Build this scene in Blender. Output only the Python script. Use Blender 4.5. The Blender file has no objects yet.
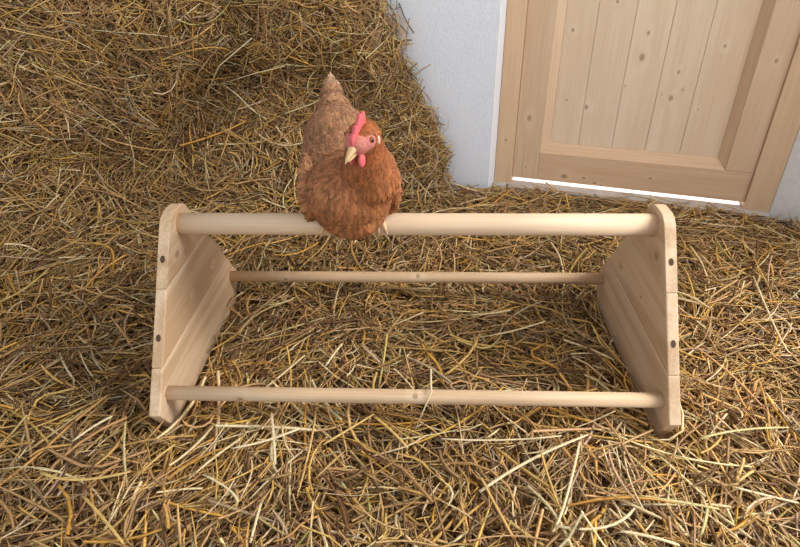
import bpy, bmesh, math
import numpy as np
from mathutils import Vector, Matrix, noise as mnoise

scene = bpy.context.scene
C = scene.collection
rng = np.random.default_rng(7)

# ------------------------------------------------------------------ camera
F_PX, PITCH, ROLL, CAM_H = 573.5, math.radians(32.107), math.radians(-1.154), 0.8685
R0 = Vector((1, 0, 0))
DOWN0 = Vector((0, -math.sin(PITCH), -math.cos(PITCH)))
FWD = Vector((0, math.cos(PITCH), -math.sin(PITCH)))
RIGHT = R0 * math.cos(ROLL) - DOWN0 * math.sin(ROLL)
DOWN = R0 * math.sin(ROLL) + DOWN0 * math.cos(ROLL)
CAM = Vector((0, 0, CAM_H))
cam_data = bpy.data.cameras.new('camera')
cam = bpy.data.objects.new('camera', cam_data)
C.objects.link(cam)
cam_data.sensor_width = 36.0
cam_data.lens = F_PX / 800 * 36.0
cam_data.clip_start = 0.02
m = Matrix((RIGHT, -DOWN, -FWD)).transposed().to_4x4()
m.translation = CAM
cam.matrix_world = m
scene.camera = cam


def ray(px, py):
    return RIGHT * ((px - 400) / F_PX) + DOWN * ((py - 273.5) / F_PX) + FWD


def P(px, py, Y):
    """world point seen at a pixel, at world depth Y"""
    r = ray(px, py)
    return CAM + r * (Y / r.y)


def G(px, py, z=0.0):
    """world point seen at a pixel, on the level z"""
    r = ray(px, py)
    return CAM + r * ((z - CAM_H) / r.z)


# ------------------------------------------------------------------ light
world = bpy.data.worlds.new('overcast_daylight')
scene.world = world
world.use_nodes = True
bg = world.node_tree.nodes['Background']
bg.inputs['Color'].default_value = (0.90, 0.95, 1.0, 1)
bg.inputs['Strength'].default_value = 0.66


def area(name, loc, target, sx, sy, power, col):
    d = bpy.data.lights.new(name, 'AREA')
    d.shape = 'RECTANGLE'
    d.size, d.size_y = sx, sy
    d.energy = power
    d.color = col
    o = bpy.data.objects.new(name, d)
    C.objects.link(o)
    o.location = loc
    o.rotation_euler = (Vector(target) - Vector(loc)).to_track_quat('-Z', 'Y').to_euler()
    return o


area('window_daylight', (2.3, 0.80, 1.95), (0.1, 1.6, 0.2), 1.3, 1.1, 72, (1.0, 0.97, 0.93))
sun_d = bpy.data.lights.new('sun', 'SUN')
sun_d.energy = 6.0
sun_d.angle = math.radians(1)
sun = bpy.data.objects.new('sun', sun_d)
C.objects.link(sun)
sun.rotation_euler = Vector((-0.35, -0.75, -0.75)).to_track_quat('-Z', 'Y').to_euler()

scene.view_settings.view_transform = 'Standard'
scene.view_settings.look = 'None'
scene.view_settings.gamma = 1.0
scene.view_settings.use_curve_mapping = False
scene.view_settings.exposure = 0.82


# ------------------------------------------------------------------ helpers
def lin(r, g, b):
    def c(v):
        v /= 255.0
        return v / 12.92 if v <= 0.04045 else ((v + 0.055) / 1.055) ** 2.4
    return (c(r), c(g), c(b), 1.0)


def tag(o, label=None, cat=None, group=None, kind=None):
    if label:
        o['label'] = label
    if cat:
        o['category'] = cat
    if group:
        o['group'] = group
    if kind:
        o['kind'] = kind
    return o


def empty(name, loc=(0, 0, 0), rz=0.0, parent=None):
    o = bpy.data.objects.new(name, None)
    C.objects.link(o)
    o.location = loc
    o.rotation_euler = (0, 0, rz)
    o.parent = parent
    return o


def obj_bm(name, bm, mat, parent=None, smooth=False):
    me = bpy.data.meshes.new(name)
    bmesh.ops.recalc_face_normals(bm, faces=bm.faces[:])
    bm.to_mesh(me)
    bm.free()
    me.materials.append(mat)
    if smooth:
        me.polygons.foreach_set('use_smooth', [True] * len(me.polygons))
    o = bpy.data.objects.new(name, me)
    C.objects.link(o)
    o.parent = parent
    return o


def mesh_np(name, verts, quads, mat, parent=None, smooth=False, cols=None):
    """fast mesh from numpy: verts (n,3), quads (m,4), optional colours (n,3)"""
    me = bpy.data.meshes.new(name)
    me.vertices.add(len(verts))
    me.vertices.foreach_set('co', np.ascontiguousarray(verts, dtype=np.float32).ravel())
    nq = len(quads)
    me.loops.add(nq * 4)
    me.loops.foreach_set('vertex_index', np.ascontiguousarray(quads, dtype=np.int32).ravel())
    me.polygons.add(nq)
    me.polygons.foreach_set('loop_start', np.arange(0, nq * 4, 4, dtype=np.int32))
    me.update(calc_edges=True)
    if smooth:
        me.polygons.foreach_set('use_smooth', np.ones(nq, dtype=bool))
    if cols is not None:
        a = me.color_attributes.new('tint', 'FLOAT_COLOR', 'POINT')
        c4 = np.ones((len(verts), 4), dtype=np.float32)
        c4[:, :3] = cols
        a.data.foreach_set('color', c4.ravel())
    me.materials.append(mat)
    o = bpy.data.objects.new(name, me)
    C.objects.link(o)
    o.parent = parent
    return o


def prism_bm(poly, axis_fn, lo, hi, bevel=0.0, seg=2):
    """extrude a 2-D outline between lo and hi; axis_fn(a, b, h) gives the 3-D point"""
    bm = bmesh.new()
    v0 = [bm.verts.new(axis_fn(a, b, lo)) for a, b in poly]
    v1 = [bm.verts.new(axis_fn(a, b, hi)) for a, b in poly]
    bm.faces.new(v0)
    bm.faces.new(list(reversed(v1)))
    n = len(poly)
    for i in range(n):
        bm.faces.new((v0[i], v1[i], v1[(i + 1) % n], v0[(i + 1) % n]))
    bmesh.ops.recalc_face_normals(bm, faces=bm.faces[:])
    if bevel:
        bmesh.ops.bevel(bm, geom=bm.edges[:], offset=bevel, segments=seg, profile=0.6,
                        affect='EDGES', clamp_overlap=True)
    return bm


def box_bm(x0, x1, y0, y1, z0, z1, bevel=0.0):
    return prism_bm([(x0, y0), (x1, y0), (x1, y1), (x0, y1)], lambda a, b, h: (a, b, h), z0, z1, bevel)


def tube_bm(points, radii, sides=12, bm=None, flat=1.0):
    bm = bm or bmesh.new()
    pts = [Vector(p) for p in points]
    rings = []
    up = Vector((0.13, 0.21, 0.97))
    for i, p in enumerate(pts):
        t = (pts[min(i + 1, len(pts) - 1)] - pts[max(i - 1, 0)]).normalized()
        a = t.cross(up)
        if a.length < 0.05:
            a = t.cross(Vector((1, 0, 0)))
        a.normalize()
        b = a.cross(t).normalized()
        r = radii[i] if hasattr(radii, '__len__') else radii
        rings.append([bm.verts.new(p + a * (r * math.cos(k * 2 * math.pi / sides)) +
                                   b * (r * flat * math.sin(k * 2 * math.pi / sides))) for k in range(sides)])
    for r0, r1 in zip(rings[:-1], rings[1:]):
        for k in range(sides):
            bm.faces.new((r0[k], r0[(k + 1) % sides], r1[(k + 1) % sides], r1[k]))
    bm.faces.new(rings[0][::-1])
    bm.faces.new(rings[-1])
    return bm


# ------------------------------------------------------------------ materials
def new_mat(name, rough=0.7, spec=0.3):
    mt = bpy.data.materials.new(name)
    mt.use_nodes = True
    nt = mt.node_tree
    b = nt.nodes['Principled BSDF']
    b.inputs['Roughness'].default_value = rough
    b.inputs['Specular IOR Level'].default_value = spec
    return mt, nt, b


def plain(name, col, rough=0.6, spec=0.3, noise_amt=0.12, scale=40, bump=0.0, sss=0.0):
    mt, nt, b = new_mat(name, rough, spec)
    tc = nt.nodes.new('ShaderNodeTexCoord')
    nz = nt.nodes.new('ShaderNodeTexNoise')
    nz.inputs['Scale'].default_value = scale
    nz.inputs['Detail'].default_value = 5
    nt.links.new(tc.outputs['Object'], nz.inputs['Vector'])
    rp = nt.nodes.new('ShaderNodeValToRGB')
    c0 = [max(0, c * (1 - noise_amt)) for c in col[:3]] + [1]
    c1 = [min(1, c * (1 + noise_amt)) for c in col[:3]] + [1]
    rp.color_ramp.elements[0].color = c0
    rp.color_ramp.elements[1].color = c1
    rp.color_ramp.elements[0].position = 0.3
    rp.color_ramp.elements[1].position = 0.7
    nt.links.new(nz.outputs['Fac'], rp.inputs['Fac'])
    nt.links.new(rp.outputs['Color'], b.inputs['Base Color'])
    if bump:
        bp = nt.nodes.new('ShaderNodeBump')
        bp.inputs['Strength'].default_value = bump
        bp.inputs['Distance'].default_value = 0.004
        nt.links.new(nz.outputs['Fac'], bp.inputs['Height'])
        nt.links.new(bp.outputs['Normal'], b.inputs['Normal'])
    if sss:
        b.inputs['Subsurface Weight'].default_value = sss
        b.inputs['Subsurface Radius'].default_value = (0.01, 0.004, 0.002)
        b.inputs['Subsurface Scale'].default_value = 0.5
    return mt


def attr_mat(name, rough=0.6, spec=0.3, trans=0.0):
    mt, nt, b = new_mat(name, rough, spec)
    at = nt.nodes.new('ShaderNodeAttribute')
    at.attribute_name = 'tint'
    tc = nt.nodes.new('ShaderNodeTexCoord')
    nz = nt.nodes.new('ShaderNodeTexNoise')
    nz.inputs['Scale'].default_value = 160
    nz.inputs['Detail'].default_value = 3
    nt.links.new(tc.outputs['Object'], nz.inputs['Vector'])
    mr = nt.nodes.new('ShaderNodeMapRange')
    mr.inputs['From Min'].default_value = 0.3
    mr.inputs['From Max'].default_value = 0.7
    mr.inputs['To Min'].default_value = 0.78
    mr.inputs['To Max'].default_value = 1.18
    nt.links.new(nz.outputs['Fac'], mr.inputs['Value'])
    mx = nt.nodes.new('ShaderNodeVectorMath')
    mx.operation = 'SCALE'
    nt.links.new(at.outputs['Color'], mx.inputs[0])
    nt.links.new(mr.outputs['Result'], mx.inputs['Scale'])
    nt.links.new(mx.outputs['Vector'], b.inputs['Base Color'])
    return mt


def wood(name, pale, mid, dark, axis, rings=26.0, knots=(), seed=0.0, rough=0.55, plane=(0, 2), contrast=1.0):
    """pine: long grain along an axis of the object, year-ring streaks, placed knots.
    knots: (a, b, radius) in the two object axes named by plane"""
    mt, nt, b = new_mat(name, rough, 0.3)
    L = nt.links.new
    tc = nt.nodes.new('ShaderNodeTexCoord')
    mp = nt.nodes.new('ShaderNodeMapping')
    sc = [9.0, 9.0, 9.0]
    sc[axis] = 0.7
    mp.inputs['Scale'].default_value = sc
    oi = nt.nodes.new('ShaderNodeObjectInfo')
    cmb = nt.nodes.new('ShaderNodeCombineXYZ')
    mm = nt.nodes.new('ShaderNodeMath')
    mm.operation = 'MULTIPLY_ADD'
    mm.inputs[1].default_value = 17.3
    mm.inputs[2].default_value = seed
    L(oi.outputs['Random'], mm.inputs[0])
    for k in range(3):
        L(mm.outputs[0], cmb.inputs[k])
    L(cmb.outputs[0], mp.inputs['Location'])
    L(tc.outputs['Object'], mp.inputs['Vector'])
    n1 = nt.nodes.new('ShaderNodeTexNoise')
    n1.inputs['Scale'].default_value = 1.1
    n1.inputs['Detail'].default_value = 2
    n1.inputs['Distortion'].default_value = 0.4
    L(mp.outputs[0], n1.inputs['Vector'])
    # year rings: sine of the broad noise
    mu = nt.nodes.new('ShaderNodeMath')
    mu.operation = 'MULTIPLY'
    mu.inputs[1].default_value = rings * 2
    L(n1.outputs['Fac'], mu.inputs[0])
    # warp the rings round the knots
    prev = mu.outputs[0]
    knot_fac = None
    sep = nt.nodes.new('ShaderNodeSeparateXYZ')
    L(tc.outputs['Object'], sep.inputs[0])
    for (ka, kb, kr) in knots:
        dd = []
        for comp, val in ((plane[0], ka), (plane[1], kb)):
            s = nt.nodes.new('ShaderNodeMath')
            s.operation = 'SUBTRACT'
            L(sep.outputs[comp], s.inputs[0])
            s.inputs[1].default_value = val
            q = nt.nodes.new('ShaderNodeMath')
            q.operation = 'MULTIPLY'
            L(s.outputs[0], q.inputs[0])
            q.inputs[1].default_value = (0.7 if comp == axis else 1.0) / (kr * 0.55)
            dd.append(q)
        v = nt.nodes.new('ShaderNodeCombineXYZ')
        L(dd[0].outputs[0], v.inputs[0])
        L(dd[1].outputs[0], v.inputs[1])
        ln = nt.nodes.new('ShaderNodeVectorMath')
        ln.operation = 'LENGTH'
        L(v.outputs[0], ln.inputs[0])
        mr = nt.nodes.new('ShaderNodeMapRange')
        mr.inputs['From Min'].default_value = 0.75
        mr.inputs['From Max'].default_value = 1.5
        mr.inputs['To Min'].default_value = 0.7
        mr.inputs['To Max'].default_value = 0.0
        L(ln.outputs['Value'], mr.inputs['Value'])
        w = nt.nodes.new('ShaderNodeMapRange')
        w.inputs['From Min'].default_value = 0.0
        w.inputs['From Max'].default_value = 6.0
        w.inputs['To Min'].default_value = 4.0
        w.inputs['To Max'].default_value = 0.0
        L(ln.outputs['Value'], w.inputs['Value'])
        ad = nt.nodes.new('ShaderNodeMath')
        L(prev, ad.inputs[0])
        L(w.outputs[0], ad.inputs[1])
        prev = ad.outputs[0]
        if knot_fac is None:
            knot_fac = mr.outputs[0]
        else:
            mxm = nt.nodes.new('ShaderNodeMath')
            mxm.operation = 'MAXIMUM'
            L(knot_fac, mxm.inputs[0])
            L(mr.outputs[0], mxm.inputs[1])
            knot_fac = mxm.outputs[0]
    sn = nt.nodes.new('ShaderNodeMath')
    sn.operation = 'SINE'
    L(prev, sn.inputs[0])
    # fine fibre
    mp2 = nt.nodes.new('ShaderNodeMapping')
    s2 = [220.0, 220.0, 220.0]
    s2[axis] = 5.0
    mp2.inputs['Scale'].default_value = s2
    L(tc.outputs['Object'], mp2.inputs['Vector'])
    n2 = nt.nodes.new('ShaderNodeTexNoise')
    n2.inputs['Scale'].default_value = 1.0
    n2.inputs['Detail'].default_value = 3
    L(mp2.outputs[0], n2.inputs['Vector'])
    # sum
    a1 = nt.nodes.new('ShaderNodeMath')
    a1.operation = 'MULTIPLY_ADD'
    L(sn.outputs[0], a1.inputs[0])
    a1.inputs[1].default_value = 0.17 * contrast
    L(n2.outputs['Fac'], a1.inputs[2])
    a2 = nt.nodes.new('ShaderNodeMath')
    a2.operation = 'MULTIPLY_ADD'
    n3 = nt.nodes.new('ShaderNodeTexNoise')
    n3.inputs['Scale'].default_value = 0.45
    L(mp.outputs[0], n3.inputs['Vector'])
    L(n3.outputs['Fac'], a2.inputs[0])
    a2.inputs[1].default_value = 0.9
    L(a1.outputs[0], a2.inputs[2])
    rp = nt.nodes.new('ShaderNodeValToRGB')
    e = rp.color_ramp.elements
    e[0].position, e[0].color = 0.55, pale
    e[1].position, e[1].color = 1.38, mid
    mr2 = nt.nodes.new('ShaderNodeMapRange')
    mr2.inputs['From Min'].default_value = 0.6
    mr2.inputs['From Max'].default_value = 1.3
    L(a2.outputs[0], mr2.inputs['Value'])
    e[0].position, e[1].position = 0.0, 1.0
    L(mr2.outputs[0], rp.inputs['Fac'])
    out = rp.outputs['Color']
    if knot_fac is not None:
        mix = nt.nodes.new('ShaderNodeMix')
        mix.data_type = 'RGBA'
        L(knot_fac, mix.inputs['Factor'])
        L(out, mix.inputs['A'])
        mix.inputs['B'].default_value = dark
        out = mix.outputs['Result']
    L(out, b.inputs['Base Color'])
    bp = nt.nodes.new('ShaderNodeBump')
    bp.inputs['Strength'].default_value = 0.15
    bp.inputs['Distance'].default_value = 0.001
    L(n2.outputs['Fac'], bp.inputs['Height'])
    L(bp.outputs['Normal'], b.inputs['Normal'])
    return mt


M_straw = attr_mat('straw', 0.55, 0.35)
M_core = plain('packed_straw', lin(128, 96, 64), 0.9, 0.1, 0.45, 55, 0.8)
M_plaster = plain('white_plaster', lin(238, 242, 250), 0.85, 0.2, 0.03, 130, 0.35)
M_plaster2 = plain('white_plaster_rough', lin(236, 236, 237), 0.85, 0.2, 0.06, 60, 0.35)
M_concrete = plain('concrete', lin(176, 170, 164), 0.9, 0.2, 0.15, 25, 0.3)
M_sill = plain('grey_sill', lin(196, 190, 186), 0.8, 0.2, 0.1, 30, 0.2)
M_ceiling = plain('ceiling_paint', lin(196, 192, 184), 0.9, 0.2, 0.05, 12)

# ------------------------------------------------------------------ the room
D0 = Vector((0.4352, 2.0619, 0.0))
DANG = math.radians(-19.39)
U = Vector((math.cos(DANG), math.sin(DANG), 0))
N = Vector((U.y, -U.x, 0))            # from the door towards the room


def wall_prism(name, pts, z0, z1, mat):
    o = obj_bm(name, prism_bm([(p[0], p[1]) for p in pts], lambda a, b, h: (a, b, h), z0, z1), mat)
    return tag(o, kind='structure')


def W(t, off=0.0):
    p = D0 + U * t + N * off
    return (p.x, p.y)


o = obj_bm('floor', box_bm(-2.7, 2.7, -1.6, 3.1, -0.16, -0.07), M_concrete)
tag(o, 'concrete floor hidden under the straw bedding', 'floor', kind='structure')
# left of the doorway: plaster wall standing a little proud of the door frame
o = wall_prism('wall_back', [W(-0.070, 0.10), W(-0.064, 0.0), W(-0.064, -0.16), W(-2.9, -0.16), W(-2.9, 0.10)], -0.07, 2.5, M_plaster)
tag(o, 'white plastered wall between the straw bale and the wooden door', 'wall')
RW1, RW2 = G(769, 211), G(800, 223)
dv = (RW2 - RW1)
dv.z = 0
dv.normalize()
e = Vector((RW1.x, RW1.y, 0)) + dv * 0.85
p_in = Vector(W(0.893, -0.16)).to_3d()
o = wall_prism('wall_right', [W(0.885, 0.012), (e.x, e.y), (e.x + 0.25, e.y + 0.05), W(1.6, -0.16), W(0.885, -0.16)], -0.07, 2.5, M_plaster2)
tag(o, 'white wall right of the wooden door frame', 'wall')
o = wall_prism('wall_lintel', [W(-0.064, 0.012), W(0.885, 0.012), W(0.885, -0.16), W(-0.064, -0.16)], 2.06, 2.5, M_plaster)
tag(o, 'white plaster above the doorway, out of the frame', 'wall')
o = wall_prism('wall_left', [(-2.7, 3.1), (-2.55, 3.1), (-2.55, -0.4), (-2.7, -0.4)], -0.07, 2.5, M_plaster2)
tag(o, 'white wall behind the straw heap', 'wall')
o = obj_bm('ceiling', box_bm(-2.7, 2.9, -0.2, 3.2, 2.5, 2.6), M_ceiling)
tag(o, 'plain pale ceiling above the pen', 'ceiling', kind='structure')
# ground outside the door
o = obj_bm('ground_outside', box_bm(-2.0, 5.0, 0, 4.0, -0.2, -0.075), M_concrete)
o.location = (D0 + N * -0.17).to_tuple()
o.rotation_euler = (0, 0, DANG)
tag(o, 'sunlit pale paving seen through the gap under the door', 'ground', kind='structure')

# ------------------------------------------------------------------ the door
door = empty('door_1', D0, DANG)
tag(door, 'pine ledged door with vertical planks in a wooden frame', 'door', kind='structure')
pale, mid, dark = lin(238, 217, 190), lin(223, 194, 162), lin(158, 124, 96)
kn = [(0.155, 0.53, 0.008), (0.165, 0.30, 0.006), (0.235, 0.28, 0.010), (0.39, 0.53, 0.007), (0.385, 0.455, 0.013), (0.50, 0.33, 0.011),
      (0.505, 0.415, 0.007), (0.47, 0.34, 0.004), (0.62, 0.50, 0.006), (0.53, 0.36, 0.004), (0.28, 0.62, 0.007), (0.35, 0.36, 0.003), (0.59, 0.30, 0.004)]
M_plank = wood('door_plank_pine', pale, mid, dark, 2, 9, kn, 1.0, contrast=0.75)
M_stile = wood('door_stile_pine', lin(228, 200, 170), lin(208, 174, 140), dark, 2, 7,
               [(0.045, 0.235, 0.011), (0.765, 0.47, 0.008), (0.05, 0.05, 0.005)], 4.0, contrast=0.7)
M_rail = wood('door_rail_pine', lin(224, 192, 160), lin(206, 166, 130), lin(140, 104, 78), 0, 8,
              [(0.195, 0.028, 0.013), (0.265, 0.03, 0.007), (0.305, 0.015, 0.007), (0.49, 0.055, 0.007), (0.33, 0.008, 0.006)], 2.0, contrast=0.8)
M_jamb = wood('frame_pine', lin(226, 196, 162), lin(208, 172, 136), dark, 2, 8, [(-0.03, 0.15, 0.006)], 7.0, contrast=0.7)
Z0, Z1 = 0.004, 2.03
# frame
for x0, x1 in ((-0.0635, 0.0022), (0.8038, 0.884)):
    obj_bm('jamb', box_bm(x0, x1, -0.012, 0.09, -0.07, 2.06, 0.003), M_jamb, door)
obj_bm('frame_head', box_bm(0.0, 0.806, -0.012, 0.09, 2.032, 2.06, 0.003), M_jamb, door)
# leaf (front face at local y = 0, the room is at -y)
obj_bm('stile', box_bm(0.003, 0.097, 0.0, 0.045, Z0, Z1, 0.002), M_stile, door)
obj_bm('stile', box_bm(0.716, 0.803, 0.0, 0.045, 0.1115, Z1, 0.002), M_stile, door)
obj_bm('rail', box_bm(0.0975, 0.803, 0.0, 0.045, Z0, 0.111, 0.002), M_rail, door)
obj_bm('rail', box_bm(0.0975, 0.7155, 0.0, 0.045, 1.9, Z1, 0.002), M_rail, door)
# splayed moulding between frame and panel
XL, XR, ZB, ZT = 0.0975, 0.7155, 0.1113, 1.8997
IL, IR, IB, IT = 0.126, 0.69, 0.142, 1.87
REC = 0.032


def mould(name, a, b, c, d, mat):
    bm = bmesh.new()
    f = [bm.verts.new((a[0], 0.002, a[1])), bm.verts.new((b[0], 0.002, b[1])),
         bm.verts.new((c[0], REC, c[1])), bm.verts.new((d[0], REC, d[1]))]
    g = [bm.verts.new((v.co.x, 0.04, v.co.z)) for v in f]
    bm.faces.new(f)
    bm.faces.new(g[::-1])
    for i in range(4):
        bm.faces.new((f[i], g[i], g[(i + 1) % 4], f[(i + 1) % 4]))
    return obj_bm(name, bm, mat, door)


mould('moulding', (XL, ZB), (XL, ZT), (IL, IT), (IL, IB), M_stile)
mould('moulding', (XR, ZB), (XR, ZT), (IR, IT), (IR, IB), M_stile)
mould('moulding', (XL, ZB), (XR, ZB), (IR, IB), (IL, IB), M_rail)
mould('moulding', (XL, ZT), (XR, ZT), (IR, IT), (IL, IT), M_rail)
seams = [IL, 0.2265, 0.342, 0.454, 0.567, IR]
for i in range(5):
    g = 0.0005
    obj_bm('plank', box_bm(seams[i] + g, seams[i + 1] - g, REC, REC + 0.016, IB, IT, 0.0012), M_plank, door)
obj_bm('light_stop', box_bm(XL, XR, REC + 0.0165, REC + 0.026, IB - 0.02, IT + 0.02), M_stile, door)  # unseen board added to block light coming through the plank gaps
# sill
sill = obj_bm('trim_1', box_bm(-0.0635, 0.884, -0.045, 0.16, -0.0695, -0.017, 0.003), M_sill)
sill.location = D0
sill.rotation_euler = (0, 0, DANG)
tag(sill, 'pale stone sill under the wooden door', 'sill', kind='structure')

# ------------------------------------------------------------------ straw
PAL = np.array([lin(208, 165, 94)[:3], lin(200, 160, 106)[:3], lin(230, 206, 158)[:3], lin(170, 133, 91)[:3],
                lin(120, 88, 58)[:3], lin(194, 174, 110)[:3], lin(212, 160, 72)[:3], lin(186, 158, 128)[:3]])
PALW = np.array([0.22, 0.24, 0.13, 0.17, 0.12, 0.02, 0.05, 0.05])


def stalks(cent, nrm, L, W_, seg=4, tilt=0.16, flow=None, flow_w=0.0, kinkp=0.25, curl=0.32, bright=None):
    """bent three-sided stalks: returns verts, quads, colours and centre lines"""
    n = len(cent)
    ref = np.where(np.abs(nrm[:, 2:3]) > 0.75, np.array([[1.0, 0, 0]]), np.array([[0, 0, 1.0]]))
    e1 = np.cross(ref, nrm)
    e1 /= np.linalg.norm(e1, axis=1, keepdims=True)
    e2 = np.cross(nrm, e1)
    th = rng.uniform(0, 2 * np.pi, n)
    if flow is not None:
        use = rng.random(n) < flow_w
        th = np.where(use, flow + rng.normal(0, 0.45, n), th)
    ph = rng.normal(0, tilt, n)
    kap = rng.normal(0, curl, n)
    kap2 = rng.normal(0, curl * 0.45, n)
    kink = np.where(rng.random(n) < kinkp, rng.normal(0, 0.9, n), 0)
    kpos = rng.uniform(0.25, 0.75, n)
    ts = np.linspace(0, 1, seg + 1)
    pos = np.zeros((n, seg + 1, 3))
    dirs = np.zeros((n, seg + 1, 3))
    for i, t in enumerate(ts):
        a = th + kap * (t - 0.5) + kink * (t > kpos)
        p = ph + kap2 * (t - 0.5)
        dirs[:, i] = (np.cos(a) * np.cos(p))[:, None] * e1 + (np.sin(a) * np.cos(p))[:, None] * e2 + np.sin(p)[:, None] * nrm
    step = (L / seg)[:, None]
    for i in range(1, seg + 1):
        pos[:, i] = pos[:, i - 1] + 0.5 * (dirs[:, i] + dirs[:, i - 1]) * step
    pos += (cent - pos.mean(axis=1))[:, None, :]
    roll = rng.normal(0, 1.5, n)
    flat = rng.uniform(0.12, 0.5, n)
    b = np.cross(np.repeat(nrm[:, None, :], seg + 1, 1), dirs)
    b /= np.linalg.norm(b, axis=2, keepdims=True) + 1e-9
    c = np.cross(dirs, b)
    bb = b * np.cos(roll * 0.32)[:, None, None] + c * np.sin(roll * 0.32)[:, None, None]
    cc = -b * np.sin(roll * 0.32)[:, None, None] + c * np.cos(roll * 0.32)[:, None, None]
    wt = np.ones((n, seg + 1))
    leaf = rng.random(n) < 0.35
    wt[leaf] *= (1 - 0.75 * np.abs(ts * 2 - 1) ** 1.6)[None, :]
    wt[:, -1] *= rng.uniform(0.3, 1, n)
    verts = np.zeros((n, seg + 1, 3, 3))
    for k in range(3):
        a = math.pi / 2 + k * 2 * math.pi / 3
        verts[:, :, k] = pos + (W_[:, None] * 0.5 * wt)[:, :, None] * (math.cos(a) * bb + math.sin(a) * flat[:, None, None] * cc)
    base = (np.arange(n) * (seg + 1) * 3)[:, None, None]
    si = (np.arange(seg) * 3)[None, :, None]
    q = []
    for k in range(3):
        k2 = (k + 1) % 3
        q.append(np.stack([base + si + k, base + si + k2, base + si + 3 + k2, base + si + 3 + k], axis=-1).reshape(n, seg, 4))
    quads = np.stack(q, axis=2).reshape(-1, 4)
    ci = rng.choice(len(PAL), n, p=PALW)
    col = PAL[ci] * rng.uniform(0.72, 1.15, (n, 1))
    col *= 1 + rng.normal(0, 0.04, (n, 3))
    if bright is not None:
        col *= bright[:, None]
    grad = 1 + rng.normal(0, 0.12, n)[:, None] * (ts - 0.5)[None, :] * 2
    cols = np.clip(col[:, None, None, :] * grad[:, :, None, None] * np.ones((1, 1, 3, 1)), 0.004, 0.95)
    return verts.reshape(-1, 3), quads, cols.reshape(-1, 3), pos


def merge(parts):
    V, Q, K, off = [], [], [], 0
    for v, q, k, _ in parts:
        V.append(v)
        Q.append(q + off)
        K.append(k)
        off += len(v)
    return np.concatenate(V), np.concatenate(Q), np.concatenate(K)


def smoothstep(a, b, x):
    t = np.clip((x - a) / (b - a), 0, 1)
    return t * t * (3 - 2 * t)


def lump(x, y, s=1.0):
    return (np.sin(3.1 * x * s + 1.3) * np.sin(2.7 * y * s + 0.4) + 0.6 * np.sin(7.3 * x * s + 2.2 * y * s) * np.sin(6.1 * y * s - 1.7 * x * s + 0.9)
            + 0.35 * np.sin(15 * x * s + 4 * y * s) * np.sin(13 * y * s - 5 * x * s))


def heap_front(x):
    """plan line along which the bedding meets the heap and bale"""
    return np.interp(x, [-2.6, -1.7, -1.2, -0.9, -0.5, 0.0, 0.16, 0.22], [1.1, 1.42, 1.66, 1.84, 1.93, 1.95, 2.02, 2.6])


def bed_z(x, y):
    z = -0.022 + 0.011 * lump(x, y)
    d = heap_front(x) - y
    z = z + 0.13 * np.exp(-np.clip(d, -0.05, 9) / 0.13) * (x < 0.3)
    z = z + 0.05 * np.exp(-np.clip(d, -0.05, 9) / 0.4) * smoothstep(0.1, -0.4, x)
    z = z + 0.05 * smoothstep(0.85, 1.5, x) * smoothstep(1.75, 1.2, y)
    db = (x - D0.x) * N.x + (y - D0.y) * N.y
    td_ = (x - D0.x) * U.x + (y - D0.y) * U.y
    z = z - (0.012 + 0.026 * smoothstep(0.1, 0.5, td_)) * smoothstep(0.16, 0.05, db) * smoothstep(-0.1, 0.02, td_)
    return z


RC = Vector((0.026, 1.043, 0))
RYAW = math.radians(-2.845)
HALF_IN, THK = 0.485, 0.0225


def to_roost(p):
    c, s = math.cos(-RYAW), math.sin(-RYAW)
    x, y = p[..., 0] - RC.x, p[..., 1] - RC.y
    return c * x - s * y, s * x + c * y


def door_back(p):
    return (p[..., 0] - D0.x) * N.x + (p[..., 1] - D0.y) * N.y       # >0: in the room


def outside_room(p):
    """true where a point would be inside a wall or the door"""
    t = (p[..., 0] - D0.x) * U.x + (p[..., 1] - D0.y) * U.y
    o_ = door_back(p)
    bad = np.where(t < -0.066, o_ < 0.105, np.where(t < 0.885, o_ < 0.013, False))
    side = (p[..., 0] - RW1.x) * dv.y - (p[..., 1] - RW1.y) * dv.x     # beyond the right wall
    return bad | (side < 0.0) | (o_ < 0.0)


def hits_roost(p):
    x, y = to_roost(p)
    ins = (np.abs(np.abs(x) - HALF_IN - THK / 2) < THK / 2 + 0.002) & (np.abs(y) < np.where(p[..., 2] < 0.03, 0.25, 0.275)) & (p[..., 2] > -0.03)
    bar = (np.abs(x) < HALF_IN) & (np.abs(np.abs(y) - 0.218) < 0.017) & (np.abs(p[..., 2] - 0.065) < 0.018)
    return ins | bar


def keep_filter(part, seg, extra=None):
    v, q, k, pos = part
    n = len(pos)
    fine = np.concatenate([pos, 0.5 * (pos[:, 1:] + pos[:, :-1])], axis=1)
    bad = outside_room(fine).any(1) | hits_roost(fine).any(1)
    if extra is not None:
        bad |= extra(fine)
    ok = ~bad
    vv = v.reshape(n, -1, 3)[ok]
    kk = k.reshape(n, -1, 3)[ok]
    per = vv.shape[1]
    m_ = len(vv)
    q0 = q.reshape(n, -1, 4)[0]
    qq = (q0[None] + (np.arange(m_) * per)[:, None, None]).reshape(-1, 4)
    return vv.reshape(-1, 3), qq, kk.reshape(-1, 3), pos[ok]


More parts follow.
